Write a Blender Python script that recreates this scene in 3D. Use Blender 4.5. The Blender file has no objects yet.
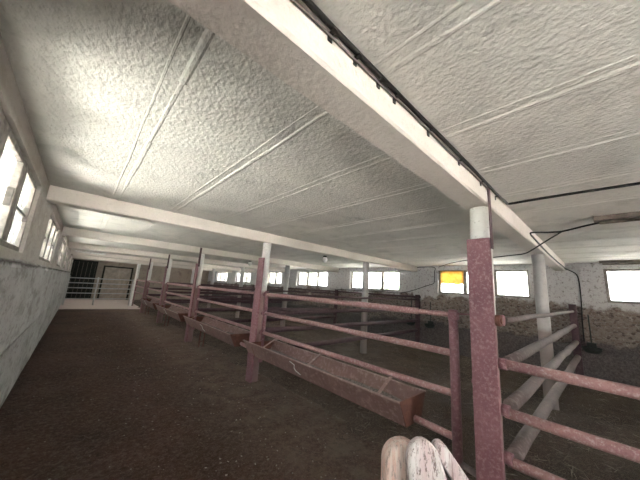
import bpy, bmesh, math, random
from mathutils import Vector, Matrix, noise
S = bpy.context.scene
COL = S.collection
random.seed(7)

# ------------------------------------------------------------------ materials
class NT:
    def __init__(s, name):
        m = bpy.data.materials.new(name); m.use_nodes = True
        s.m = m; s.t = m.node_tree; s.n = s.t.nodes; s.n.clear()
        s.out = s.n.new('ShaderNodeOutputMaterial')
        s.b = s.n.new('ShaderNodeBsdfPrincipled')
        s.t.links.new(s.b.outputs[0], s.out.inputs[0])
        s.co = s.n.new('ShaderNodeTexCoord').outputs['Object']
    def link(s, a, b): s.t.links.new(a, b)
    def noise(s, scale, detail=6, rough=.6, stretch=None, dist=0):
        co = s.co
        if stretch:
            mp = s.n.new('ShaderNodeMapping'); mp.inputs['Scale'].default_value = stretch
            s.link(s.co, mp.inputs[0]); co = mp.outputs[0]
        x = s.n.new('ShaderNodeTexNoise'); s.link(co, x.inputs['Vector'])
        x.inputs['Scale'].default_value = scale; x.inputs['Detail'].default_value = detail
        x.inputs['Roughness'].default_value = rough; x.inputs['Distortion'].default_value = dist
        return x.outputs['Fac']
    def vor(s, scale, feature='F1', out='Distance', stretch=None):
        co = s.co
        if stretch:
            mp = s.n.new('ShaderNodeMapping'); mp.inputs['Scale'].default_value = stretch
            s.link(s.co, mp.inputs[0]); co = mp.outputs[0]
        x = s.n.new('ShaderNodeTexVoronoi'); x.feature = feature; s.link(co, x.inputs['Vector'])
        x.inputs['Scale'].default_value = scale
        return x.outputs[out]
    def ramp(s, f, stops):
        r = s.n.new('ShaderNodeValToRGB'); s.link(f, r.inputs[0])
        e = r.color_ramp.elements
        while len(e) < len(stops): e.new(.5)
        for q, (p, c) in zip(e, stops):
            q.position = p
            q.color = (c, c, c, 1) if isinstance(c, (int, float)) else (*c, 1)
        return r.outputs[0]
    def mix(s, f, a, b, mode='MIX'):
        x = s.n.new('ShaderNodeMix'); x.data_type = 'RGBA'; x.blend_type = mode
        for sock, v in ((x.inputs[0], f), (x.inputs[6], a), (x.inputs[7], b)):
            if isinstance(v, (int, float)):
                sock.default_value = v if sock == x.inputs[0] else (v, v, v, 1)
            elif isinstance(v, tuple): sock.default_value = (*v, 1)
            else: s.link(v, sock)
        return x.outputs[2]
    def math(s, op, a, b=None, clamp=False):
        x = s.n.new('ShaderNodeMath'); x.operation = op; x.use_clamp = clamp
        for i, v in ((0, a), (1, b)):
            if v is None: continue
            if isinstance(v, (int, float)): x.inputs[i].default_value = v
            else: s.link(v, x.inputs[i])
        return x.outputs[0]
    def axis(s, i):
        x = s.n.new('ShaderNodeSeparateXYZ'); s.link(s.co, x.inputs[0]); return x.outputs[i]
    def done(s, col, rough=.85, bumps=(), metal=0, spec=.3):
        if isinstance(col, tuple): s.b.inputs['Base Color'].default_value = (*col, 1)
        else: s.link(col, s.b.inputs['Base Color'])
        if isinstance(rough, (int, float)): s.b.inputs['Roughness'].default_value = rough
        else: s.link(rough, s.b.inputs['Roughness'])
        s.b.inputs['Metallic'].default_value = metal
        s.b.inputs['Specular IOR Level'].default_value = spec
        prev = None
        for h, st, d in bumps:
            x = s.n.new('ShaderNodeBump'); x.inputs['Strength'].default_value = st
            x.inputs['Distance'].default_value = d; s.link(h, x.inputs['Height'])
            if prev: s.link(prev, x.inputs['Normal'])
            prev = x.outputs[0]
        if prev: s.link(prev, s.b.inputs['Normal'])
        return s.m

def m_whitewash(name, a, b, stain, amt=.5, bs=28, bd=.02, streak=None):
    k = NT(name)
    n1 = k.noise(.9, 5, .6); n2 = k.noise(bs, 7, .62, stretch=streak); n3 = k.noise(3.5, 6, .65, dist=.4)
    c = k.mix(k.ramp(n1, [(.3, 0), (.7, 1)]), a, b)
    c = k.mix(k.math('MULTIPLY', k.ramp(n3, [(.52, 0), (.72, 1)]), amt), c, stain)
    c = k.mix(k.ramp(n2, [(.30, .35), (.45, 0)]), c, stain)
    v = k.vor(bs * 1.3)
    return k.done(c, .92, [(n2, .8, bd), (v, .25, bd * .6), (n3, .4, bd)])

M = {}
M['ceil'] = m_whitewash('limewashed_slab', (.68, .65, .60), (.53, .515, .485), (.38, .37, .345), .6, 38, .012, (1, .6, 1))
M['beam'] = m_whitewash('limewashed_beam', (.66, .605, .555), (.58, .535, .49), (.42, .38, .33), .3, 34, .006)
def m_col(name, a, b, low, z0):
    k = NT(name)
    n1 = k.noise(2.5, 6, .65); n2 = k.noise(30, 8, .75)
    c = k.mix(k.ramp(n1, [(.35, 0), (.65, 1)]), a, b)
    c = k.mix(k.ramp(n2, [(.33, .8), (.42, 0)]), c, (.26, .22, .20))
    z = k.math('ADD', k.axis(2), k.math('MULTIPLY', n1, .3))
    c = k.mix(k.ramp(k.math('MULTIPLY', z, .4), [((z0 + .15) * .4 - .01, .9), ((z0 + .15) * .4 + .02, 0)]), c, low)
    return k.done(c, .9, [(n2, .6, .006), (n1, .3, .01)])
M['col'] = m_col('limewashed_column', (.72, .71, .68), (.62, .60, .57), (.22, .12, .115), 1.42)
M['colpen'] = m_col('stained_limewashed_column', (.52, .50, .49), (.40, .38, .37), (.27, .22, .205), 1.15)

def m_wall_left():
    k = NT('dirty_limewash')
    n1 = k.noise(1.1, 6, .65); n2 = k.noise(22, 8, .75, stretch=(1, .45, 1)); n3 = k.noise(4, 8, .75, dist=.3, stretch=(1, .5, 1.2)); n4 = k.noise(60, 5, .7)
    c = k.mix(k.ramp(n1, [(.35, 0), (.65, 1)]), (.58, .57, .56), (.44, .43, .42))
    c = k.mix(k.ramp(n2, [(.36, .6), (.47, 0)]), c, (.20, .18, .165))
    c = k.mix(k.ramp(n3, [(.50, 0), (.60, .7)]), c, (.26, .235, .215))
    c = k.mix(k.ramp(n4, [(.60, 0), (.68, .5)]), c, (.60, .58, .55))
    z = k.math('ADD', k.axis(2), k.math('MULTIPLY', n1, .08))
    up = k.ramp(k.math('MULTIPLY', z, .35), [(.575, 0), (.59, 1)])
    c = k.mix(k.math('MULTIPLY', up, .5), c, (.48, .42, .35))
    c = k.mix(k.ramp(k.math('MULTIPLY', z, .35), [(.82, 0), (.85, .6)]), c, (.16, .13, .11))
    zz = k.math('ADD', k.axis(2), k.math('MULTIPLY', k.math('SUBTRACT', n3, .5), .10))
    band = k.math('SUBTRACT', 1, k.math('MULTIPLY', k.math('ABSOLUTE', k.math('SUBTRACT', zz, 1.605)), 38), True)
    c = k.mix(k.math('MULTIPLY', k.math('MAXIMUM', band, 0, True), .9), c, (.07, .058, .05))  # band painted dark for the shadowed groove along the ledge
    return k.done(c, .95, [(n2, .9, .02), (n3, .6, .03), (n4, .4, .006)])
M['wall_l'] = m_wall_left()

def m_wall_right():
    k = NT('peeling_limewash_over_rubble')
    n1 = k.noise(1.6, 6, .65); n2 = k.noise(34, 7, .75); n3 = k.noise(14, 8, .8, dist=.2)
    vc = k.vor(19, 'F1', 'Color', (1, 1, 1.5)); ve = k.vor(19, 'DISTANCE_TO_EDGE', 'Distance', (1, 1, 1.5))
    sp = k.n.new('ShaderNodeSeparateColor'); k.link(vc, sp.inputs[0])
    stone = k.ramp(sp.outputs[0], [(0, (.09, .065, .055)), (.35, (.20, .155, .135)), (.7, (.25, .215, .185)), (1, (.15, .10, .085))])
    stone = k.mix(k.ramp(ve, [(.0, .8), (.09, 0)]), stone, (.24, .215, .195))
    stone = k.mix(k.ramp(n3, [(.56, 0), (.61, .7)]), stone, (.40, .37, .34))
    stone = k.mix(k.ramp(n2, [(.36, .7), (.46, 0)]), stone, (.07, .05, .045))
    lime = k.mix(k.ramp(n3, [(.38, 1), (.47, 0)]), (.50, .49, .49), (.22, .195, .185))
    z = k.math('ADD', k.axis(2), k.math('MULTIPLY', k.math('SUBTRACT', n1, .5), 1.1))
    f = k.ramp(k.math('MULTIPLY', z, .4), [(.615, 0), (.655, 1)])
    c = k.mix(f, stone, lime)
    low = k.ramp(k.math('MULTIPLY', z, .4), [(.30, 1), (.34, 0)])
    c = k.mix(low, c, k.mix(k.ramp(n2, [(.4, 0), (.6, 1)]), (.075, .062, .060), (.15, .13, .125)))
    return k.done(c, .95, [(n2, .8, .02), (ve, .5, .02), (n3, .6, .02)])
M['wall_r'] = m_wall_right()
M['wall_e'] = m_whitewash('brown_render', (.36, .30, .25), (.30, .25, .21), (.14, .11, .09), .7, 18, .02)
M['wall_out'] = m_whitewash('outer_render', (.7, .68, .62), (.62, .6, .55), (.4, .38, .34), .3, 18, .02)

def m_floor():
    k = NT('trodden_earth')
    n1 = k.noise(.8, 6, .6); n2 = k.noise(9, 9, .7); n3 = k.noise(60, 5, .7); v = k.vor(38)
    c = k.mix(k.ramp(n1, [(.38, 0), (.62, 1)]), (.115, .064, .048), (.064, .038, .030))
    c = k.mix(k.ramp(n2, [(.52, 0), (.68, .65)]), c, (.16, .115, .092))
    c = k.mix(k.ramp(n3, [(.57, 0), (.66, .7)]), c, (.27, .205, .175))
    x = k.math('ADD', k.axis(0), k.math('MULTIPLY', n1, .9))
    n4 = k.noise(24, 8, .8, dist=.3); n5 = k.noise(3.2, 7, .75)
    c = k.mix(k.ramp(n4, [(.50, 0), (.60, .55)]), c, (.20, .155, .13))
    c = k.mix(k.ramp(n4, [(.36, .75), (.46, 0)]), c, (.028, .018, .016))
    f = k.ramp(k.math('MULTIPLY', x, .3), [(.48, 0), (.70, 1)])
    c = k.mix(k.math('MULTIPLY', f, k.ramp(n5, [(.42, .1), (.60, .7)])), c, (.21, .155, .118))
    # pale concrete at the far end, lightened to stand in for daylight there
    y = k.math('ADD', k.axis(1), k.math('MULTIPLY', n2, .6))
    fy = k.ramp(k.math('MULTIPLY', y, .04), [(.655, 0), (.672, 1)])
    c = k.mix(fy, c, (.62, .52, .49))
    return k.done(c, k.ramp(n2, [(.3, .75), (.7, .97)]), [(n2, .8, .06), (n4, .9, .03), (n3, .8, .015), (v, .25, .015)], spec=.25)
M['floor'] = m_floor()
def m_bed():
    k = NT('dung_and_straw')
    n1 = k.noise(1.5, 6, .65); n2 = k.noise(26, 8, .8, stretch=(1, 2.2, 1)); n3 = k.noise(70, 5, .8, stretch=(2.5, 1, 1))
    c = k.mix(k.ramp(n1, [(.38, 0), (.62, 1)]), (.118, .083, .064), (.060, .041, .033))
    c = k.mix(k.ramp(n2, [(.50, 0), (.62, .7)]), c, (.19, .155, .115))
    c = k.mix(k.ramp(n3, [(.55, 0), (.64, .8)]), c, (.34, .29, .235))
    return k.done(c, .95, [(n2, .9, .04), (n3, .8, .02)])
M['bed'] = m_bed()

def m_paint(name, a, b, dust, rust, bs=18):
    k = NT(name)
    n1 = k.noise(2.2, 6, .6); n2 = k.noise(bs, 8, .7); n3 = k.noise(90, 4, .7)
    c = k.mix(k.ramp(n1, [(.35, 0), (.65, 1)]), a, b)
    c = k.mix(k.ramp(n2, [(.50, 0), (.64, .75)]), c, dust)
    c = k.mix(k.ramp(n2, [(.30, .9), (.40, 0)]), c, rust)
    c = k.mix(k.ramp(n3, [(.62, 0), (.70, .6)]), c, dust)
    return k.done(c, k.ramp(n2, [(.3, .5), (.7, .8)]), [(n2, .35, .004), (n3, .5, .002)], spec=.45)
M['red'] = m_paint('worn_maroon_paint', (.24, .110, .125), (.155, .062, .075), (.35, .225, .235), (.10, .05, .045), 42)
M['rail'] = m_paint('dusty_maroon_tube', (.37, .21, .20), (.28, .135, .14), (.54, .42, .40), (.14, .07, .06), 44)
M['pole'] = m_paint('greyed_tube', (.17, .125, .12), (.115, .085, .08), (.26, .215, .20), (.12, .08, .07), 22)
M['dark'] = m_paint('dark_old_paint', (.085, .04, .05), (.06, .03, .035), (.13, .085, .085), (.035, .02, .02))
M['trough'] = m_paint('rusty_sheet_steel', (.21, .125, .11), (.155, .085, .075), (.33, .235, .22), (.085, .04, .03), 20)
M['strap'] = m_paint('scuffed_steel_edge', (.30, .21, .19), (.24, .15, .135), (.45, .36, .33), (.12, .07, .06), 20)
M['rust'] = m_paint('deep_rust', (.15, .055, .035), (.10, .038, .028), (.21, .10, .07), (.05, .02, .018), 12)
M['galv'] = m_paint('pale_galvanised_tube', (.50, .50, .49), (.42, .42, .41), (.62, .60, .58), (.20, .16, .14), 20)
def plain(name, c, rough=.7, metal=0, bs=30, bd=.003, var=.35):
    k = NT(name); n = k.noise(bs, 5, .6)
    d = tuple(x * (1 - var) for x in c)
    return k.done(k.mix(k.ramp(n, [(.35, 0), (.65, 1)]), c, d), rough, [(n, .4, bd)], metal)
M['cable'] = plain('black_cable', (.018, .017, .016), .5)
M['cord'] = plain('grey_cord', (.16, .14, .13), .7)
M['feed'] = plain('feed_leftovers', (.24, .205, .185), .95, 0, 45, .03, .6)
M['frame'] = plain('weathered_window_wood', (.30, .27, .24), .8, 0, 14, .004, .5)
M['framedark'] = plain('dark_window_steel', (.10, .09, .08), .7)
M['iron'] = plain('cast_iron', (.035, .042, .036), .6)
M['lampbody'] = plain('stained_lamp_body', (.16, .13, .11), .7, 0, 9, .002, .6)
M['lamptube'] = plain('dusty_lamp_cover', (.55, .53, .49), .5)
M['white'] = plain('white_enamel', (.8, .79, .76), .4)
M['doorp'] = plain('pale_door_board', (.46, .39, .33), .8, 0, 4)
M['doord'] = plain('dark_door_board', (.035, .036, .028), .85, 0, 6)
M['ground'] = plain('pale_gravel', (.62, .605, .58), .95, 0, 6, .05, .2)
M['bark'] = plain('bark', (.12, .09, .06), .9, 0, 12, .02)
M['twine'] = plain('white_twine', (.72, .70, .68), .8)
def m_straw():
    k = NT('straw'); n = k.noise(7, 3)
    return k.done(k.ramp(n, [(.3, (.09, .07, .055)), (.5, (.20, .165, .125)), (.72, (.40, .35, .28))]), .8)
M['straw'] = m_straw()
M['litter'] = plain('grey_litter', (.22, .175, .14), .9, 0, 3, .002, .7)
def m_chip():
    k = NT('pale_chips'); n = k.noise(5, 3)
    return k.done(k.ramp(n, [(.35, (.16, .13, .11)), (.5, (.30, .26, .22)), (.68, (.55, .51, .46))]), .9)
M['chip'] = m_chip()
def m_wood():
    k = NT('peeling_painted_wood')
    g = k.noise(14, 7, .7, stretch=(3.5, 3.5, .35)); n = k.noise(30, 6, .75, stretch=(2, 2, .6)); h = k.noise(5, 4, .6, stretch=(3, 3, .5))
    c = k.mix(k.ramp(h, [(.40, 0), (.60, 1)]), (.78, .74, .73), (.70, .56, .57))
    c = k.mix(k.ramp(g, [(.36, 1), (.46, 0)]), c, (.36, .24, .23))
    c = k.mix(k.ramp(n, [(.55, 0), (.60, .85)]), c, (.20, .15, .14))
    return k.done(c, .85, [(g, .9, .008), (n, .6, .004)])
M['wood'] = m_wood()
def m_wood2():
    k = NT('salmon_painted_wood')
    g = k.noise(14, 7, .7, stretch=(3.5, 3.5, .35)); n = k.noise(30, 6, .75, stretch=(2, 2, .6))
    c = k.mix(k.ramp(g, [(.40, 0), (.60, 1)]), (.68, .45, .38), (.74, .63, .58))
    c = k.mix(k.ramp(n, [(.54, 0), (.60, .75)]), c, (.34, .27, .24))
    return k.done(c, .85, [(g, .9, .008), (n, .6, .004)])
M['wood2'] = m_wood2()
def m_leaf(name, c, c2):
    k = NT(name); n = k.noise(3, 3)
    k.b.inputs['Transmission Weight'].default_value = 0
    return k.done(k.mix(k.ramp(n, [(.35, 0), (.65, 1)]), c, c2), .6)
M['leaf'] = m_leaf('green_leaves', (.035, .065, .012), (.07, .10, .016))
M['leafred'] = m_leaf('copper_leaves', (.10, .04, .025), (.14, .08, .055))
def m_glass():
    m = bpy.data.materials.new('dusty_pane'); m.use_nodes = True; t = m.node_tree; t.nodes.clear()
    o = t.nodes.new('ShaderNodeOutputMaterial'); a = t.nodes.new('ShaderNodeBsdfTransparent'); a.inputs[0].default_value = (.93, .95, .94, 1)
    g = t.nodes.new('ShaderNodeBsdfGlossy'); g.inputs['Roughness'].default_value = .08
    tr = t.nodes.new('ShaderNodeBsdfTranslucent'); tr.inputs[0].default_value = (.8, .8, .76, 1)
    f = t.nodes.new('ShaderNodeFresnel'); f.inputs[0].default_value = 1.35
    n = t.nodes.new('ShaderNodeTexNoise'); n.inputs['Scale'].default_value = 9
    r = t.nodes.new('ShaderNodeValToRGB'); r.color_ramp.elements[0].position = .42; r.color_ramp.elements[0].color = (.12, .12, .12, 1)
    r.color_ramp.elements[1].position = .75; r.color_ramp.elements[1].color = (.55, .55, .55, 1)
    c = t.nodes.new('ShaderNodeTexCoord'); t.links.new(c.outputs['Object'], n.inputs['Vector'])
    t.links.new(n.outputs[0], r.inputs[0])
    x = t.nodes.new('ShaderNodeMixShader'); y = t.nodes.new('ShaderNodeMixShader')
    t.links.new(r.outputs[0], x.inputs[0]); t.links.new(a.outputs[0], x.inputs[1]); t.links.new(tr.outputs[0], x.inputs[2])
    t.links.new(f.outputs[0], y.inputs[0]); t.links.new(x.outputs[0], y.inputs[1]); t.links.new(g.outputs[0], y.inputs[2])
    t.links.new(y.outputs[0], o.inputs[0]); return m
M['glass'] = m_glass()
def m_sheet():
    m = bpy.data.materials.new('orange_plastic_sheet'); m.use_nodes = True; t = m.node_tree; t.nodes.clear()
    o = t.nodes.new('ShaderNodeOutputMaterial')
    tr = t.nodes.new('ShaderNodeBsdfTranslucent'); d = t.nodes.new('ShaderNodeBsdfDiffuse')
    n = t.nodes.new('ShaderNodeTexNoise'); n.inputs['Scale'].default_value = 7
    r = t.nodes.new('ShaderNodeValToRGB'); e = r.color_ramp.elements
    e[0].position = .35; e[0].color = (.52, .34, .12, 1); e[1].position = .65; e[1].color = (.62, .45, .20, 1)
    c = t.nodes.new('ShaderNodeTexCoord'); t.links.new(c.outputs['Object'], n.inputs['Vector']); t.links.new(n.outputs[0], r.inputs[0])
    for q in (tr, d): t.links.new(r.outputs[0], q.inputs[0])
    x = t.nodes.new('ShaderNodeMixShader'); x.inputs[0].default_value = .3
    t.links.new(tr.outputs[0], x.inputs[1]); t.links.new(d.outputs[0], x.inputs[2]); t.links.new(x.outputs[0], o.inputs[0]); return m
M['sheet'] = m_sheet()

# ------------------------------------------------------------------ mesh helpers
class MB:
    def __init__(s): s.v = []; s.f = []; s.smooth = set()
    def box(s, x0, x1, y0, y1, z0, z1):
        i = len(s.v)
        s.v += [(x, y, z) for x in (x0, x1) for y in (y0, y1) for z in (z0, z1)]
        s.f += [tuple(i + q for q in f) for f in ((0, 1, 3, 2), (4, 6, 7, 5), (0, 4, 5, 1), (2, 3, 7, 6), (0, 2, 6, 4), (1, 5, 7, 3))]
        return s
    def obox(s, a, b, w, h, up=(0, 0, 1)):
        a, b = Vector(a), Vector(b); d = (b - a).normalized(); u = Vector(up)
        sx = d.cross(u)
        if sx.length < 1e-4: sx = d.cross(Vector((1, 0, 0)))
        sx.normalize(); uz = sx.cross(d).normalized(); i = len(s.v)
        for p in (a, b):
            for q in ((-1, -1), (-1, 1), (1, 1), (1, -1)):
                s.v.append(tuple(p + sx * q[0] * w / 2 + uz * q[1] * h / 2))
        s.f += [tuple(i + q for q in f) for f in ((0, 1, 2, 3), (7, 6, 5, 4), (0, 4, 5, 1), (1, 5, 6, 2), (2, 6, 7, 3), (3, 7, 4, 0))]
        return s
    def tube(s, pts, r, n=12, caps=True, rs=None):
        pts = [Vector(p) for p in pts]; i0 = len(s.v); prev = None
        for k, p in enumerate(pts):
            if k == 0: d = pts[1] - p
            elif k == len(pts) - 1: d = p - pts[k - 1]
            else: d = (pts[k + 1] - p).normalized() + (p - pts[k - 1]).normalized()
            d.normalize()
            if prev is None:
                a = Vector((0, 0, 1)) if abs(d.z) < .9 else Vector((1, 0, 0))
                a = (a - d * a.dot(d)).normalized()
            else: a = (prev - d * prev.dot(d)).normalized()
            prev = a; b = d.cross(a); rr = rs[k] if rs else r
            for q in range(n):
                t = 2 * math.pi * q / n
                s.v.append(tuple(p + (a * math.cos(t) + b * math.sin(t)) * rr))
        for k in range(len(pts) - 1):
            for q in range(n):
                a = i0 + k * n + q; b = i0 + k * n + (q + 1) % n
                s.smooth.add(len(s.f)); s.f.append((a, b, b + n, a + n))
        if caps:
            s.f.append(tuple(i0 + q for q in range(n))[::-1])
            e = i0 + (len(pts) - 1) * n; s.f.append(tuple(e + q for q in range(n)))
        return s
    def bar(s, a, b, r, n=14, seg=8, wob=.0025):
        a, b = Vector(a), Vector(b); pts = []
        for k in range(seg + 1):
            p = a.lerp(b, k / seg)
            if 0 < k < seg: p += Vector((random.uniform(-wob, wob), random.uniform(-wob, wob), random.uniform(-wob, wob)))
            pts.append(p)
        return s.tube(pts, r, n)
    def prism(s, poly, axis, a, b):
        """poly: 2-D outline in the two other axes, extruded along axis from a to b"""
        i = len(s.v); n = len(poly)
        for t in (a, b):
            for p in poly:
                q = list(p); q.insert(axis, t); s.v.append(tuple(q))
        s.f.append(tuple(range(i, i + n))[::-1]); s.f.append(tuple(range(i + n, i + 2 * n)))
        for k in range(n): s.f.append((i + k, i + (k + 1) % n, i + n + (k + 1) % n, i + n + k))
        return s
    def build(s, name, mat, parent=None, bevel=0, loc=None):
        me = bpy.data.meshes.new(name); me.from_pydata(s.v, [], s.f); me.validate()
        for p in me.polygons:
            if p.index in s.smooth: p.use_smooth = True
        bm = bmesh.new(); bm.from_mesh(me); bmesh.ops.recalc_face_normals(bm, faces=bm.faces); bm.to_mesh(me); bm.free()
        me.materials.append(mat)
        o = bpy.data.objects.new(name, me); COL.objects.link(o)
        if bevel:
            b = o.modifiers.new('bevel', 'BEVEL'); b.width = bevel; b.segments = 2; b.limit_method = 'ANGLE'; b.angle_limit = math.radians(50)
        if parent: o.parent = parent
        if loc: o.location = loc
        return o

def tag(o, label=None, cat=None, group=None, kind=None):
    if label: o['label'] = label
    if cat: o['category'] = cat
    if group: o['group'] = group
    if kind: o['kind'] = kind
    return o
def empty(name, loc=(0, 0, 0)):
    o = bpy.data.objects.new(name, None); COL.objects.link(o); o.location = loc; o.empty_display_size = .1
    return o
def copy_tree(o, parent=None):
    c = o.copy(); COL.objects.link(c)
    if parent: c.parent = parent
    for ch in [q for q in bpy.data.objects if q.parent == o]: copy_tree(ch, c)
    return c
def struct(o): o['kind'] = 'structure'; return o

# ------------------------------------------------------------------ layout
XL, XR, Y0, Y1, ZC = -.41, 8.0, -6.2, 22.6, 2.5
ZB = 2.33
BAY = 3.49
YB = [.695 + BAY * k for k in range(6)]
ORD = ['nearest', 'second', 'third', 'fourth', 'fifth', 'sixth']

# floor with gentle relief
def relief(x, y): return (noise.noise(Vector((x * .9, y * .9, 0))) * .018 + noise.noise(Vector((x * 4, y * 4, 3))) * .009 + noise.noise(Vector((x * 11, y * 11, 7))) * .004)
def grid(x0, x1, y0, y1, st, h, skirt):
    m = MB(); nx = int((x1 - x0) / st) + 1; ny = int((y1 - y0) / st) + 1
    for j in range(ny + 1):
        for i in range(nx + 1):
            x = x0 + (x1 - x0) * i / nx; y = y0 + (y1 - y0) * j / ny
            m.v.append((x, y, h(x, y)))
    for j in range(ny):
        for i in range(nx):
            a = j * (nx + 1) + i; m.smooth.add(len(m.f)); m.f.append((a, a + 1, a + nx + 2, a + nx + 1))
    return m
fl = grid(XL - .02, XR + .02, Y0, Y1, .07, lambda x, y: relief(x, y) * (1 if y < 17.5 else .2) - .012, 0)
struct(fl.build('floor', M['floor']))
def bedh(x, y):
    e = min(1, max(0, (x - 2.62) / .7)); e = e * e * (3 - 2 * e)
    return -.02 + e * (.115 + noise.noise(Vector((x * .8, y * .8, 9))) * .05 + noise.noise(Vector((x * 3.5, y * 3.5, 5))) * .022 + noise.noise(Vector((x * 12, y * 12, 1))) * .009)
bd = grid(2.6, XR - .12, Y0 + .2, 21.5, .07, bedh, 0)
tag(bd.build('dung_bedding', M['bed']), 'dark trampled dung and straw bedding covering the pens behind the gates', 'bedding', kind='stuff')

# window layout
WY = [(1.26 + BAY * (k - 1), 3.46 + BAY * (k - 1)) for k in range(0, 7)]
WY[0] = (-2.2, .02)
WZ0, WZ1 = 1.68, 2.37
def side_wall(name, x0, x1, mat, opens, z0, z1):
    m = MB(); m.box(x0, x1, Y0 - .3, Y1 + .3, -.1, z0); m.box(x0, x1, Y0 - .3, Y1 + .3, z1, 2.5)
    ys = [Y0 - .3] + [q for o in opens for q in o] + [Y1 + .3]
    for k in range(0, len(ys), 2): m.box(x0, x1, ys[k], ys[k + 1], z0, z1)
    return m
# left wall: plinth, groove, body, groove, upper wall
LWY = [(a + .12, b + .12) for a, b in WY]
m = side_wall('wall_left', XL - .32, XL, None, LWY, 1.70, 2.35)
m.box(XL - .01, XL + .018, Y0, Y1, -.1, .76)
m.box(XL - .01, XL + .014, Y0, Y1, .775, 1.60)
for k in range(90):    # ragged ledge of broken render under the sills
    y = Y0 + (Y1 - Y0) * k / 90; t = .018 + random.random() * .03; z = 1.60 + random.uniform(-.015, .012)
    m.prism([(XL - .01, z - .02), (XL + t, z - .01 - random.random() * .02), (XL + t * .8, z + .022), (XL - .01, z + .035)], 1, y, y + (Y1 - Y0) / 90 + .002)
wl = m
o = MB()
for i in range(len(wl.v)): x, y, z = wl.v[i]; wl.v[i] = (x, y, z)
# prism() with axis 1 inserts y between x and z
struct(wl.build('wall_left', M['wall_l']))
m = side_wall('wall_right', XR, XR + .32, None, WY, WZ0, WZ1)
m.prism([(XR + .01, -.1), (XR - .11, -.1), (XR - .10, .70), (XR - .07, .76), (XR + .01, .78)], 1, Y0, Y1)
struct(m.build('wall_right', M['wall_r']))
# end wall
m = MB(); m.box(XL - .3, XR + .3, Y1, Y1 + .3, -.1, 2.5)
struct(m.build('wall_far', M['wall_e']))
# unseen wall behind the camera; its gateway is added and sized for light
m = MB(); m.box(XL - .3, .4, Y0 - .3, Y0, -.1, 2.5); m.box(1.8, XR + .3, Y0 - .3, Y0, -.1, 2.5); m.box(.4, 1.8, Y0 - .3, Y0, 2.1, 2.5)
struct(m.build('wall_back', M['wall_e']))

# ceiling slab: planks with proud mortar seams
m = MB(); m.box(XL - .75, XR + .75, Y0 - .5, Y1 + .5, ZC, ZC + .28)
bays = [(Y0, YB[0] - .095)] + [(YB[k] + .085, YB[k + 1] - .095) for k in range(5)] + [(YB[5] + .085, Y1)]
for x in [.17 + .635 * k for k in range(13)]:
    for (a, b) in bays:
        for dx, w, hh in ((-.036, .012, .0035), (.034, .022, .0055)):
            y = a; px = x + dx + random.uniform(-.006, .006)
            while y < b:
                L = min(random.uniform(.25, .6), b - y); nx_ = x + dx + random.uniform(-.006, .006); w2 = w * random.uniform(.6, 1.3); h2 = hh * random.uniform(.5, 1.2)
                i = len(m.v)
                for (qx, qy) in ((px, y), (nx_, y + L + .002)):
                    m.v += [(qx - w2, qy, ZC + .002), (qx - w2 * .35, qy, ZC - h2), (qx + w2 * .35, qy, ZC - h2), (qx + w2, qy, ZC + .002)]
                m.f += [(i, i + 1, i + 5, i + 4), (i + 1, i + 2, i + 6, i + 5), (i + 2, i + 3, i + 7, i + 6)]
                px = nx_; y += L
struct(m.build('ceiling', M['ceil']))

# beams
bl = ['wide cream concrete beam crossing overhead, carrying the black cable run',
      'cream concrete ceiling beam over the second red post, next beyond the overhead one',
      'cream concrete ceiling beam, third from the camera',
      'cream concrete ceiling beam, fourth from the camera',
      'cream concrete ceiling beam, fifth from the camera',
      'cream concrete ceiling beam above the far barrier, last of the row']
for k, y in enumerate(YB):
    m = MB(); n = 40; i0 = 0
    sec = [(-.095, ZC + .002), (-.095, ZB + .012), (-.083, ZB), (.075, ZB), (.087, ZB + .012), (.087, ZC + .002)]
    for j in range(n + 1):
        x = XL + .0 + (XR - XL) * j / n
        for q, (dy, z) in enumerate(sec):
            jz = noise.noise(Vector((x * 2.5, q * 3.1, k * 5))) * .005
            m.v.append((x, y + dy + jz, z + (jz if 0 < q < 5 else 0)))
    for j in range(n):
        for q in range(6):
            a = j * 6 + q; b = j * 6 + (q + 1) % 6; m.f.append((a, b, b + 6, a + 6))
    m.f.append(tuple(range(6))); m.f.append(tuple(n * 6 + q for q in range(6)))
    tag(m.build('concrete_beam', M['beam']), bl[k], 'beam', 'concrete ceiling beams')

# ------------------------------------------------------------------ windows
def window(idx, xc, y0, y1, z0, z1, side, frame, sheet=False):
    """side +1: right wall (outside is +x)"""
    w = (y1 - y0); d = .028
    e = empty('window_%d' % idx, (xc, (y0 + y1) / 2, z0)); struct(e)
    f = MB(); h = z1 - z0
    f.box(-d, d, -w / 2, w / 2, 0, .05); f.box(-d, d, -w / 2, w / 2, h - .045, h)
    for yy in (-w / 2, w / 2 - .05): f.box(-d, d, yy, yy + .05, .05, h - .045)
    hw = .045 if side > 0 else .095
    for yy in (-w / 6, w / 6): f.box(-d * 1.3, d * 1.3, yy - hw, yy + hw, .05, h - .045)
    f.build('window_frame', frame, e, .004)
    sl = MB(); sl.box(-side * .12 - .02, -side * .12 + .22 if side < 0 else .02, -w / 2 + .005, w / 2 - .005, -.001, .018) if False else None
    for j in range(3):
        a = -w / 2 + w / 3 * j + (.05 if j == 0 else hw); b = -w / 2 + w / 3 * (j + 1) - (.05 if j == 2 else hw)
        p = MB(); p.box(-.003, .003, a, b, .05, h - .045); p.build('pane', M['glass'], e)
        if side < 0 and j != 1:
            c = MB(); c.box(-.012, .02, a, b, h * .5 - .012, h * .5 + .012); c.build('glazing_bar', M['framedark'], e)
        if side < 0:
            c = MB(); c.box(.0, .035, b - .05, b - .035, h * .42, h * .62); c.build('window_catch', M['framedark'], e)
    return e
n = 1
for (a, b) in WY:
    window(n, XR + .13, a, b, WZ0, WZ1, 1, M['frame']); n += 1
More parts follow.
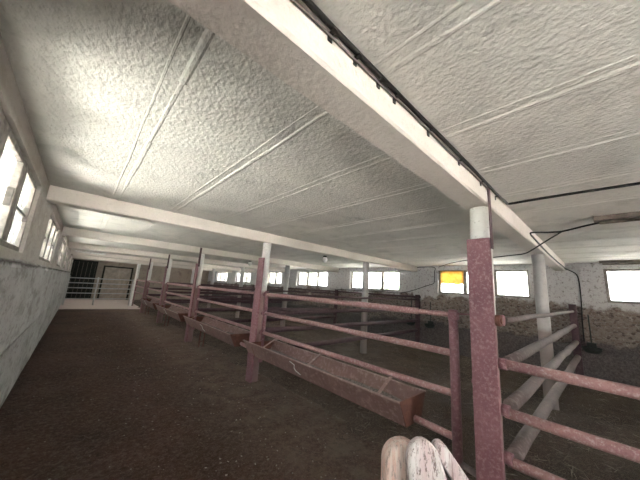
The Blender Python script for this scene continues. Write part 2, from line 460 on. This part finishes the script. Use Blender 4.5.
for (a, b) in LWY:
    window(n, XL - .055, a, b, 1.70, 2.35, -1, M['frame']); n += 1
# orange sheet hung in the upper half of one pane
m = MB()
for j in range(9):
    for i in range(2):
        m.v.append((XR + .085 + .008 * math.sin(j * 1.3), 2.74 + .66 * j / 8, 1.97 + i * .39 + (.015 * math.sin(j * 2) if i == 0 else 0)))
for j in range(8): m.smooth.add(len(m.f)); m.f.append((2 * j, 2 * j + 2, 2 * j + 3, 2 * j + 1))
o = m.build('plastic_sheet', M['sheet']); sm = o.modifiers.new('t', 'SOLIDIFY'); sm.thickness = .003
tag(o, 'orange plastic sheet covering the upper half of a window pane left of the big post', 'sheet')

# ------------------------------------------------------------------ columns
def column(x, y, label, group):
    m = MB(); pts = []; rs = []
    for j in range(9):
        z = -.03 + (ZB + .03) * j / 8; pts.append((x, y, z)); rs.append((.074 if x < 4 else .082) + noise.noise(Vector((x, y, z * 3))) * .004)
    m.tube(pts, .075, 24, rs=rs)
    return tag(m.build('concrete_column', M['colpen' if x > 4 else 'col']), label, 'column', group)
for k, y in enumerate(YB):
    column(2.458, y - .008, ['round white concrete column strapped behind the big pink red post', 'round white concrete column behind the second red post', 'round white concrete column at the third red post along the aisle', 'round white concrete column at the fourth red post along the aisle', 'round white concrete column at the fifth red post along the aisle', 'round white concrete column at the end of the gate row by the far barrier'][k], 'columns along the aisle gate row')
for k, y in enumerate(YB):
    column(5.45 if k else 5.38, y + .015, ['round white column in the pens near the right end of the overhead beam', 'slim white column standing in the pens under the second beam', 'white column in the middle of the pens under the third beam', 'white column in the middle of the pens under the fourth beam', 'white column in the middle of the pens under the fifth beam', 'white column in the middle of the pens under the last beam'][k], 'columns in the middle of the pens')

# steel channel posts in front of the aisle columns
def channel_post():
    e = empty('steel_post')
    c = MB(); c.box(-.02, -.008, -.085, .085, -.03, 2.05)
    c.box(-.008, .012, -.085, -.077, -.03, 2.05); c.box(-.008, .012, .077, .085, -.03, 2.05)
    c.build('channel', M['red'], e, .003)
    b = MB(); b.obox((.005, -.093, 1.96), (.005, -.093, ZC - .012), .055, .008, up=(0, 1, 0)); b.build('flat_bar', M['dark'], e, .001)
    for z in (.93,):
        s = MB(); s.box(-.023, -.019, -.088, .088, z, z + .022); s.box(-.023, .015, -.0905, -.0855, z, z + .022); s.box(-.023, .015, .0855, .0905, z, z + .022)
        s.build('strap', M['red'], e)
    for z in (.46, .77, 1.09, 1.41):
        s = MB(); s.tube([(.10, -.055, z), (.10, -.12, z)], .041, 16); s.build('rail_socket', M['red'], e)
    return e
posts = ['large pink red steel channel post close to the camera, right of centre', 'second maroon steel post along the aisle, between the first two troughs', 'third maroon steel post along the aisle', 'fourth maroon steel post along the aisle', 'fifth maroon steel post along the aisle']
p0 = channel_post()
for k in range(5):
    e = p0 if k == 0 else copy_tree(p0)
    if k == 1:
        for ch in [q for q in bpy.data.objects if q.parent == e and q.name.startswith('flat_bar')]: bpy.data.objects.remove(ch)
    e.location = (2.375, YB[k] - .012, 0); tag(e, posts[k], 'post', 'steel posts of the gate row')

# gates between the posts
YA = .235  # near upright behind each post centre
def gate():
    e = empty('feed_gate'); x = 0
    a, b = .235, BAY - .14
    m = MB(); m.bar((0, a, .44), (0, .60, .455), .029, 14, 3); m.build('rail', M['rail'], e)
    for z, r in ((.77, .029), (1.09, .030)):
        m = MB(); m.bar((0, a, z), (0, b, z), r); m.build('rail', M['rail'], e)
    m = MB(); m.bar((0, .56, 1.41), (0, b, 1.41), .032); m.build('rail', M['rail'], e)
    m = MB(); m.bar((0, a, 1.41), (0, .60, 1.41), .023); m.build('slide_bar', M['rail'], e)
    m = MB(); m.tube([(0, a, .24), (0, a, .9), (0, a + .003, 1.455)], .038, 16); m.build('upright', M['red'], e)
    m = MB(); m.tube([(0, b, .30), (0, b, .9), (0, b, 1.47)], .034, 16); m.build('upright', M['red'], e)
    m = MB(); m.tube([(0, a, 1.375), (0, a, 1.435)], .046, 16); m.obox((0, a + .02, 1.42), (0, .08, 1.43), .05, .012); m.build('latch', M['red'], e, .002)
    m = MB(); m.tube([(0, a - .03, .27), (-.02, .09, .26)], .022, 10); m.build('hinge_pin', M['pole'], e)
    for z in (.77, 1.09, 1.41):
        m = MB(); m.tube([(0, b + .02, z), (0, b + .052, z)], .02, 10); m.build('hinge', M['red'], e)
    return e
gl = ['long pink red tube gate nearest the camera, left of the big post', 'dark red tube gate in the second bay, behind the second trough', 'dark red tube gate in the third bay of the row', 'dark red tube gate in the fourth bay of the row', 'small distant tube gate in the last bay of the row']
g0 = gate()
for k in range(5):
    e = g0 if k == 0 else copy_tree(g0)
    e.location = (2.485, YB[k] + .01, 0); tag(e, gl[k], 'gate', 'tube gates between the aisle posts')

# gate of the bay beside the camera
e = empty('tube_gate', (2.485, .56, 0)); tag(e, 'three thick pink tube rails running off frame to the right of the big post', 'gate')
for z, r in ((.44, .034), (.755, .036), (1.09, .036)):
    m = MB(); m.bar((0, .035, z + .0), (0, -3.0, z - .02), r); m.build('rail', M['rail'], e)
m = MB(); m.tube([(0, -3.0, .15), (0, -3.0, 1.3)], .036, 14); m.build('upright', M['red'], e)

# troughs
def trough():
    e = empty('feed_trough')
    a, b = .62, 3.33     # along y from the post line
    t = .014
    def panel(x0, z0, x1, z1, ya, yb):
        m = MB(); d = Vector((x1 - x0, 0, z1 - z0)).normalized(); nrm = Vector((-d.z, 0, d.x)) * t / 2; n = 14
        for j in range(n + 1):
            y = ya + (yb - ya) * j / n; w = noise.noise(Vector((y * 2, x0 * 9, 2))) * .006
            for (px, pz) in ((x0, z0), (x1, z1)):
                for s_ in (-1, 1): m.v.append((px + nrm.x * s_ + w, y, pz + nrm.z * s_ + w * .5))
        for j in range(n):
            for p, q in ((0, 1), (1, 3), (3, 2), (2, 0)): m.f.append((j * 4 + p, j * 4 + q, j * 4 + 4 + q, j * 4 + 4 + p))
        m.f += [(0, 1, 3, 2), (n * 4, n * 4 + 1, n * 4 + 3, n * 4 + 2)]
        return m
    f = panel(-.225, .625, -.115, .415, a, b + .24); f.build('front_panel', M['trough'], e, .002)
    panel(.235, .625, .135, .415, a, b).build('back_panel', M['trough'], e, .002)
    m = MB(); m.box(-.12, .14, a, b, .405, .42); m.build('bottom', M['trough'], e)
    lip = MB(); lip.obox((-.235, a - .004, .628), (-.235, b + .24, .628), .03, .012); lip.obox((.245, a - .004, .628), (.245, b, .628), .03, .012)
    lip.build('rim', M['strap'], e, .002)
    for y in (a - .007, b):
        m = MB(); m.prism([(-.232, .632), (.242, .632), (.142, .405), (-.122, .405)], 1, y, y + .012)
        m.build('end_plate', M['rust'], e)
    for y in (a + .22, a + 1.25, a + 2.3):
        s = MB(); s.obox((-.228, y, .637), (-.03, y, .742), .03, .008); s.obox((.235, y, .637), (.03, y, .742), .03, .008)
        s.tube([(0.035 * math.cos(t_), y, .77 + .035 * math.sin(t_)) for t_ in [math.radians(q) for q in range(-150, 31, 20)]][::-1], .006, 6)
        s.build('hanger_strap', M['strap'], e)
    n = 26; m = MB()
    for j in range(n + 1):
        for i in range(6):
            x = -.13 + .28 * i / 5; y = a + .01 + (b - a - .02) * j / n
            m.v.append((x, y, .455 + .03 * (1 + noise.noise(Vector((x * 9, y * 4, 1)))) + (.02 if i in (0, 5) else 0)))
    for j in range(n):
        for i in range(5): q = j * 6 + i; m.smooth.add(len(m.f)); m.f.append((q, q + 1, q + 7, q + 6))
    m.build('feed', M['feed'], e)
    tw = MB(); y = 2.2
    tw.tube([(-.246, y + .02, .60), (-.238, y - .03, .585), (-.222, y - .05, .57), (-.205, y - .03, .545), (-.19, y - .01, .52), (-.178, y - .03, .49), (-.164, y - .07, .47), (-.152, y - .11, .455)], .006, 6)
    tw.build('twine', M['twine'], e)
    return e
tl = ['long rusty feed trough hung under the nearest gate, white twine on its front', 'rusty feed trough under the second gate, left of the second post', 'rusty feed trough under the third gate', 'small distant rusty feed trough under the fourth gate']
t0 = trough()
for k in range(4):
    e = t0 if k == 0 else copy_tree(t0)
    if k:
        m = MB(); m.bar((-.03, 2.7, -.02), (-.03, 2.7, .405), .016, 8, 3); m.bar((.07, 2.7, -.02), (.07, 2.7, .405), .016, 8, 3); m.obox((-.05, 2.7, .12), (.09, 2.7, .12), .02, .02)
        m.build('trestle_leg', M['rust'], e)
    e.location = (2.485, YB[k] + .01, 0); tag(e, tl[k], 'trough', 'feed troughs hung under the gates')

# ------------------------------------------------------------------ pen dividers (rails at right angles to the aisle)
def divider(thick):
    e = empty('pen_divider')
    mt = M['pole']
    for z, zz, r in ((1.41, 1.45, .024), (1.10, 1.16, .042), (.80, .83, .046), (.46, .54, .050)):
        m = MB(); m.bar((.09, 0, z), (5.44, -.03, zz), r, 14, 12, .006); m.build('rail', mt if thick else M['dark'], e)
    m = MB(); m.box(5.40, 5.48, -.09, .03, .0, 1.60); m.build('end_post', M['dark'], e, .004)
    return e
dv = [None] * 5
dl = ['four thick greyish rails running from the big post to the right wall', 'dark pen divider rails beyond the nearest gate, under the second beam', 'dark pen divider rails under the third beam', 'dark pen divider rails under the fourth beam', 'dark pen divider rails under the fifth beam']
d0 = divider(True); d1 = divider(False)
for k in range(5):
    e = d0 if k == 0 else (d1 if k == 1 else copy_tree(d1))
    e.location = (2.43, YB[k] - .125, 0); tag(e, dl[k], 'barrier', 'pen dividers')
    if k == 0:
        for z in (1.41, 1.10, .80, .46): pass
# socket of the top rail on the big post
m = MB(); m.tube([(2.395, .597, 1.41), (2.395, .565, 1.41)], .042, 16); m.tube([(2.395, .567, 1.41), (2.395, .555, 1.41)], .022, 12)
tag(m.build('pipe_flange', M['rust']), 'rusty round pipe flange on the right side of the big post', 'flange')

# drinking bowls on wall end posts
def bowl():
    e = empty('drinking_bowl')
    m = MB(); prof = [(.02, 0), (.09, .01), (.12, .06), (.13, .12), (.115, .12), (.10, .06), (.02, .03)]; N = 20
    for r, z in prof:
        for q in range(N): t = 2 * math.pi * q / N; m.v.append((r * math.cos(t) * .9, r * math.sin(t) * 1.15, z))
    for j in range(len(prof) - 1):
        for q in range(N): m.smooth.add(len(m.f)); m.f.append((j * N + q, j * N + (q + 1) % N, (j + 1) * N + (q + 1) % N, (j + 1) * N + q))
    m.f.append(tuple(range(N)));  m.f.append(tuple((len(prof) - 1) * N + q for q in range(N)))
    m.build('basin', M['iron'], e)
    m = MB(); m.box(.04, .115, -.07, .07, .09, .20); m.build('valve_box', M['iron'], e, .01)
    m = MB(); m.bar((.07, 0, .20), (.07, 0, .75), .011, 8, 4); m.build('supply_pipe', M['iron'], e)
    return e
b0 = bowl()
for k, (x, y, z, l) in enumerate([(7.785, .32, .66, 'dark iron drinking bowl on the right wall behind the pen divider'), (7.785, 3.62, .66, 'dark iron drinking bowl beside the far post, below the orange window'), (7.785, 4.22, .66, 'dark iron drinking bowl left of the far post by the right wall')]):
    e = b0 if k == 0 else copy_tree(b0)
    e.location = (x, y, z); tag(e, l, 'drinking bowl', 'drinking bowls on the right wall')
# long pipe along the right wall
m = MB(); m.bar((7.95, 3.98, 1.53), (7.95, 21.5, 1.53), .028, 10, 40, .006)
tag(m.build('water_pipe', M['dark']), 'long dark water pipe running along the right wall under the windows', 'pipe')

# ------------------------------------------------------------------ far barrier across the aisle
e = empty('tube_barrier', (0, 18.25, 0)); tag(e, 'pale grey five rail tube barrier closing the far end of the aisle', 'barrier')
for z in (.30, .58, .84, 1.09, 1.34):
    m = MB(); m.bar((XL + .06, 0, z), (2.36, 0, z + .05), .024, 10, 6); m.build('rail', M['galv'], e)
for x in (-.33, .80, 2.34):
    m = MB(); m.bar((x, 0, -.02), (x, 0, 1.44), .034, 12, 3); m.build('upright', M['galv'], e)
m = MB(); m.box(2.36, 2.44, -.27, -.19, -.03, 2.32); o = m.build('painted_post', M['white'], None, .004); o.location = (0, 18.25, 0)
tag(o, 'white painted square post at the right end of the far barrier', 'post')

# end wall doors, lamp
def slab_door(idx, x0, x1, z1, mat, boards, fr):
    e = empty('door_%d' % idx, ((x0 + x1) / 2, Y1 - .03, 0)); struct(e); w = x1 - x0
    for j in range(boards):
        pass
    m = MB(); bw = w / boards
    for j in range(boards): m.box(-w / 2 + bw * j + .006, -w / 2 + bw * (j + 1) - .006, -.02, .03, .0, z1)
    m.build('door_leaf', mat, e, .003)
    m = MB(); m.box(-w / 2 - .09, -w / 2, -.04, .03, 0, z1 + .09); m.box(w / 2, w / 2 + .09, -.04, .03, 0, z1 + .09); m.box(-w / 2, w / 2, -.04, .03, z1, z1 + .09)
    m.build('door_frame', fr, e, .003)
    m = MB(); m.bar((w / 2 - .12, -.05, 1.0), (w / 2 - .12, -.05, 1.2), .012, 8, 2); m.build('door_handle', M['iron'], e)
slab_door(1, 1.22, 2.68, 2.12, M['doorp'], 7, M['doord'])
slab_door(2, -.32, .72, 2.34, M['doord'], 5, M['doord'])  # dark boards stand in for the shade of an open doorway

def batten(x, y0, y1, alongx, label, z=ZC):
    L = abs(y1 - y0)
    e = empty('ceiling_lamp', (x, (y0 + y1) / 2, z) if not alongx else ((y0 + y1) / 2, x, z))
    m = MB(); m.box(-.055, .055, -L / 2, L / 2, -.05, -.002); o = m.build('lamp_body', M['lampbody'], e, .006)
    t = MB(); t.bar((0, -L / 2 + .04, -.068), (0, L / 2 - .04, -.068), .017, 12, 2, 0); o.data.materials[0] = M['white'] if alongx else M['lampbody']; t.build('tube', M['lampbody'] if not alongx else M['white'], e)
    if alongx: e.rotation_euler = (0, 0, math.pi / 2)
    tag(e, label, 'lamp', 'ceiling strip lamps'); return e
batten(3.92, .03, -1.22, False, 'dark strip lamp on the ceiling at the right edge, fed by the hanging cable')
batten(7.72, .06, -1.20, False, 'dark strip lamp on the ceiling above the far right window')
e = batten(14.55, -.28, .70, True, 'added white strip standing in for a lit patch under the distant ceiling beam by the left wall', ZC)
e.location = (.21, 14.50, 2.49)  # added white batten takes the place of a patch of light
def bulb(x, y, label):
    e = empty('bulb_lamp', (x, y, ZC)); tag(e, label, 'lamp')
    m = MB(); m.tube([(0, 0, -.001), (0, 0, -.04)], .05, 16); m.build('lamp_base', M['iron'], e)
    m = MB(); pts = [(0, 0, -.04 - .16 * q / 8) for q in range(9)]; rs = [.045 + .03 * math.sin(math.pi * q / 8) - .02 * (q / 8) ** 3 for q in range(9)]; rs[-1] = .012
    m.tube(pts, .05, 16, rs=rs); m.build('lamp_glass', M['white'], e)
bulb(5.0, 5.3, 'white glass bulb lamp on the ceiling beyond the second beam')
bulb(4.9, 9.5, 'small hanging bulb lamp beyond the third beam, above the second post')

# ------------------------------------------------------------------ cables
def cable(pts, r, mat, name, label, sub=6, n=8):
    P = [Vector(p) for p in pts]; out = []
    for i in range(len(P) - 1):
        p0, p1, p2, p3 = P[max(0, i - 1)], P[i], P[i + 1], P[min(len(P) - 1, i + 2)]
        for j in range(sub):
            t = j / sub
            out.append(.5 * ((2 * p1) + (p2 - p0) * t + (2 * p0 - 5 * p1 + 4 * p2 - p3) * t * t + (3 * p1 - p0 - 3 * p2 + p3) * t ** 3))
    out.append(P[-1]); m = MB(); m.tube(out, r, n); o = m.build(name, mat)
    return tag(o, label, 'cable')
yb = YB[0] - .095
c = cable([(-.3, yb - .02, 2.482)] + [(x, yb - .02 + random.uniform(-.004, .004), 2.480 + random.uniform(-.005, .004)) for x in (0, .3, .6, .9, 1.2, 1.5, 1.9, 2.3, 2.6)] + [(2.84, yb - .03, 2.478), (2.93, yb - .04, 2.484), (2.935, .4, 2.486), (2.94, .1, 2.487), (2.96, -.3, 2.487), (2.97, -1.2, 2.487), (2.97, -3, 2.487)], .011, M['cable'], 'main_cable', 'thick black cable along the overhead beam, turning off across the right ceiling')
for x in (.52, .66, .82, .95, 1.3, 1.75, 2.2, 2.6):
    k_ = MB(); k_.box(x - .008, x + .008, yb - .035, yb + .004, 2.463, 2.469); k_.box(x - .01, x + .01, yb - .006, yb + .003, 2.435, 2.469); k_.build('cable_clip', M['cable'], c)
cable([(-.3, yb - .012, 2.462)] + [(x, yb - .009, 2.458 + random.uniform(-.006, .006)) for x in (0, .3, .5, .7, 1.0, 1.3, 1.6, 2.0, 2.35)] + [(2.40, yb - .012, 2.47)], .005, M['cord'], 'thin_cord', 'thin grey cord clipped just below the thick black cable')
cable([(3.92, -.25, 2.432), (3.95, -.1, 2.45), (4.10, .1, 2.455), (4.27, .31, 2.45), (4.30, .45, 2.46), (4.10, yb - .012, 2.43), (4.30, yb - .012, 2.40), (5.2, yb - .012, 2.37), (6.3, yb - .012, 2.36), (7.4, yb - .014, 2.37), (7.90, yb - .02, 2.36), (7.972, .52, 2.33), (7.975, .43, 2.25), (7.975, .40, 2.1), (7.975, .40, 1.7), (7.975, .42, 1.3), (7.975, .43, .85)], .011, M['cable'], 'lamp_cable', 'black cable from the right ceiling lamp down the beam to the right wall')
cable([(4.27, .31, 2.45), (3.95, .42, 2.36), (3.6, .52, 2.27), (3.3, .55, 2.25)], .009, M['cable'], 'slack_cable', 'slack black cable drooping from the lamp cable towards the big post') if False else None
cable([(4.25, .30, 2.45), (4.40, .42, 2.41), (4.50, .526, 2.363), (4.62, .66, 2.30), (4.8, .789, 2.275), (5.15, 1.03, 2.31), (5.6, 1.336, 2.358), (6.6, 2.199, 2.45), (7.2, 2.75, 2.47), (7.96, 3.38, 2.47)], .009, M['cable'], 'slack_cable', 'slack black cable passing under the overhead beam and behind the big post')
cable([(7.97, 4.9, 2.44), (7.97, 4.2, 2.46), (7.97, 3.56, 2.46), (7.97, 3.53, 2.3), (7.97, 3.54, 2.05), (7.97, 3.58, 1.96), (7.97, 3.75, 1.90), (7.97, 4.6, 1.64), (7.97, 5.6, 1.63), (7.97, 8.0, 1.62)], .010, M['cable'], 'wall_cable', 'dark cable looping down the right wall between the orange window and the next')

# ------------------------------------------------------------------ wooden trestle close to the camera
e = empty('wooden_trestle', (1.3, .6, 0)); tag(e, 'peeling white and pink painted wooden trestle top at the bottom edge', 'trestle')
rv = Vector((.735, -.678, 0)); wv = Vector((.67, .742, 0))
def leg(name, p_top, p_bot, w, t, mat, taper=1.0, round_=.5, tone=None):
    """board with a rounded head; p_top/p_bot centre line, width across the view, thickness in depth"""
    a, b = Vector(p_bot), Vector(p_top); d = (b - a).normalized(); sx = (rv - d * rv.dot(d)).normalized(); n_ = d.cross(sx).normalized()
    if n_.dot(wv) < 0: n_ = -n_
    out = [(-w / 2 * taper, 0)]
    L = (b - a).length; rr = w * round_
    for q in range(0, 13):
        t_ = math.pi * q / 12; out.append((-w / 2 * math.cos(t_), L - rr + rr * math.sin(t_)))
    out.append((w / 2 * taper, 0))
    m = MB(); i = 0
    rows = []
    for dd, sc in ((-.5, .86), (-.32, 1.0), (.32, 1.0), (.5, .86)):
        rows.append([tuple(a + sx * x * sc + d * (y - (1 - sc) * .12 * (1 if y > 1e-3 else 0)) + n_ * t * dd) for x, y in out])
    for r_ in rows: m.v += r_
    N = len(out)
    for j in range(3):
        for q in range(N): m.smooth.add(len(m.f)); m.f.append((j * N + q, j * N + (q + 1) % N, (j + 1) * N + (q + 1) % N, (j + 1) * N + q))
    m.f.append(tuple(range(N))); m.f.append(tuple(3 * N + q for q in range(N)))
    o = m.build(name, mat); o.parent = e; o.location = Vector((-1.3, -.6, 0)); return o
T = Vector((1.235, .725, .0))
def P(px, z, dep=0):   # lateral offset px metres along rv, depth offset
    v = T + rv * px + wv * dep; return (v.x, v.y, z)
leg('leg', P(.010, .892), P(.010, 0), .175, .08, M['wood2'], 1.0, .5)
leg('leg', P(.070, .925, -.05), P(.25, 0, -.15), .15, .05, M['wood'], 2.1, .66)
leg('leg', P(.175, .880, .02), P(.84, 0, .0), .062, .06, M['wood'], 1.5, .5)
m = MB(); a = Vector(P(-.12, .52, .05)); b = Vector(P(.33, .52, .05)); m.obox(a, b, .04, .08)
o = m.build('crossbar', M['wood2'], e, .006); o.location = Vector((-1.3, -.6, 0))

# ------------------------------------------------------------------ litter
def scatter(n, fn, size, wid, mat, name, label, cat, flat=.25):
    m = MB()
    for _ in range(n):
        x, y, z = fn(); L = random.uniform(*size); w = random.uniform(*wid); t = random.uniform(0, math.pi); tl_ = random.uniform(-flat, flat)
        d = Vector((math.cos(t), math.sin(t), tl_)).normalized() * L / 2; s_ = Vector((-math.sin(t), math.cos(t), random.uniform(-.3, .3))).normalized() * w / 2
        c_ = Vector((x, y, z + .004 + abs(d.z) * .6)); i = len(m.v); up = Vector((0, 0, w * .4))
        m.v += [tuple(c_ - d - s_), tuple(c_ - d + s_), tuple(c_ + d + s_), tuple(c_ + d - s_), tuple(c_ - d * .9 + up), tuple(c_ + d * .9 + up)]
        m.f += [(i, i + 3, i + 5, i + 4), (i + 1, i + 4, i + 5, i + 2), (i, i + 4, i + 1), (i + 3, i + 2, i + 5), (i, i + 1, i + 2, i + 3)]
    return tag(m.build(name, mat), label, cat, kind='stuff')
def in_pen():
    while True:
        y = -1.6 + 11 * random.random() ** 1.5; x = random.uniform(2.62, 7.8)
        return (x, y, bedh(x, y))
scatter(9000, in_pen, (.03, .12), (.003, .007), M['straw'], 'loose_straw', 'loose straw stalks strewn over the pen bedding', 'straw')
def in_aisle():
    x = 2.75 - abs(random.gauss(0, .55)); x = max(.2, x); y = .2 + 11 * random.random() ** 1.3
    return (x, y, relief(x, y) - .012)
scatter(4200, in_aisle, (.015, .05), (.003, .006), M['litter'], 'scattered_straw', 'straw bits scattered on the aisle floor in front of the troughs', 'straw')
def chipf():
    y = random.uniform(1.2, 13); x = random.gauss(1.6, .75); x = min(2.7, max(-.3, x)); return (x, y, relief(x, y) - .012)
scatter(1100, chipf, (.006, .022), (.006, .016), M['chip'], 'pale_chips', 'small pale stones and plaster crumbs on the aisle floor', 'stones', .1)

# ------------------------------------------------------------------ outside
m = MB(); m.v += [(-60, -60, -.12), (80, -60, -.12), (80, 90, -.12), (-60, 90, -.12)]; m.f.append((0, 1, 2, 3))
struct(m.build('ground', M['ground']))
def tree(mat, R_, H, seed):
    random.seed(seed); e = empty('tree')
    m = MB(); m.tube([(0, 0, -.15), (.05, 0, H * .3), (-.03, .05, H * .6), (0, 0, H * .85)], .1, 10, rs=[.16, .12, .08, .03])
    for q in range(6):
        t = q * 1.05; m.tube([(0, 0, H * (.28 + .08 * q)), (math.cos(t) * R_ * .35, math.sin(t) * R_ * .35, H * (.42 + .08 * q)), (math.cos(t) * R_ * .7, math.sin(t) * R_ * .7, H * (.5 + .08 * q))], .04, 6, rs=[.05, .035, .012])
    m.build('trunk', M['bark'], e)
    m = MB()
    for _ in range(2600):
        while True:
            v = Vector([random.uniform(-1, 1) for _ in range(3)])
            if .35 < v.length < 1: break
        w = noise.noise(v * 2.3 + Vector((seed, 0, 0)))
        if w < -.12: continue
        c_ = Vector((v.x * R_, v.y * R_, H * .62 + v.z * H * .42)); a = Vector([random.gauss(0, 1) for _ in range(3)]).normalized() * .09; b = a.orthogonal().normalized() * .055; i = len(m.v)
        m.v += [tuple(c_ - a), tuple(c_ + b), tuple(c_ + a), tuple(c_ - b)]; m.f.append((i, i + 1, i + 2, i + 3))
    m.build('crown', mat, e); return e
tr = tree(M['leaf'], 1.9, 4.2, 3)
tps = [(13.5, 3.2), (14.5, 8.2), (15.5, 19.5), (14.6, 24.5), (16.5, 29.5), (13.5, 33.5), (13.0, -3.4)]
tlb = ['green leafy tree outside, seen through the window beside the big post', 'green leafy tree outside the three pale windows in the middle', 'yellow green tree outside the windows left of the third column', 'yellow green tree outside the window just right of the second post', 'yellow green tree outside the window just left of the second post', 'distant green tree outside the last windows on the right wall', 'green leafy tree outside the window at the right edge']
for k, (x, y) in enumerate(tps):
    e = tr if k == 0 else copy_tree(tr)
    e.location = (x, y, 0); e.rotation_euler = (0, 0, k * 1.3); e.scale = (1, 1, 1 + .08 * (k % 3))
    tag(e, tlb[k], 'tree', 'green trees outside the right wall')
e = tree(M['leafred'], 1.7, 4.4, 11); e.location = (-4.2, 11.5, 0); tag(e, 'copper leaved tree outside the nearest left wall window', 'tree')

# ------------------------------------------------------------------ light
w = bpy.data.worlds.new('sky'); S.world = w; w.use_nodes = True; t = w.node_tree; bg = t.nodes['Background']
bg.inputs[0].default_value = (.90, .95, 1, 1); bg.inputs[1].default_value = 1.0
s = bpy.data.lights.new('sun', 'SUN'); s.energy = 15; s.angle = .02; s.color = (1, .965, .92)
so = bpy.data.objects.new('sun', s); COL.objects.link(so); so.rotation_euler = (math.radians(30), math.radians(8), 0)
def portal(loc, rot, sx, sy):
    l = bpy.data.lights.new('window_portal', 'AREA'); l.shape = 'RECTANGLE'; l.size = sx; l.size_y = sy
    l.cycles.is_portal = True
    o = bpy.data.objects.new('window_portal', l); COL.objects.link(o); o.location = loc; o.rotation_euler = rot
for (a, b) in WY:
    portal((XR + .3, (a + b) / 2, (WZ0 + WZ1) / 2), (0, math.radians(90), 0), WZ1 - WZ0, b - a)
for (a, b) in LWY:
    portal((XL - .3, (a + b) / 2, (WZ0 + WZ1) / 2), (0, math.radians(-90), 0), WZ1 - WZ0, b - a)
portal((1.1, Y0 - .28, 1.05), (math.radians(90), 0, 0), 1.4, 2.1)

# ------------------------------------------------------------------ camera
f = 259.916
yaw, pitch, roll = .732834518, .189161536, .0665120831
cy, sy, cp, sp = math.cos(yaw), math.sin(yaw), math.cos(pitch), math.sin(pitch)
fw = Vector((sy * cp, cy * cp, sp)); r = Vector((cy, -sy, 0)); u = r.cross(fw)
r2 = r * math.cos(roll) + u * math.sin(roll); u2 = -r * math.sin(roll) + u * math.cos(roll)
cam = bpy.data.cameras.new('camera'); cam.sensor_width = 36; cam.lens = f * 36 / 640; cam.clip_start = .02; cam.clip_end = 300
co = bpy.data.objects.new('camera', cam); COL.objects.link(co)
mt = Matrix((r2, u2, -fw)).transposed().to_4x4(); mt.translation = (0, 0, 1.55); co.matrix_world = mt
S.camera = co
S.view_settings.view_transform = 'Standard'; S.view_settings.look = 'None'; S.view_settings.gamma = 1
S.view_settings.use_curve_mapping = False; S.view_settings.exposure = 4.32
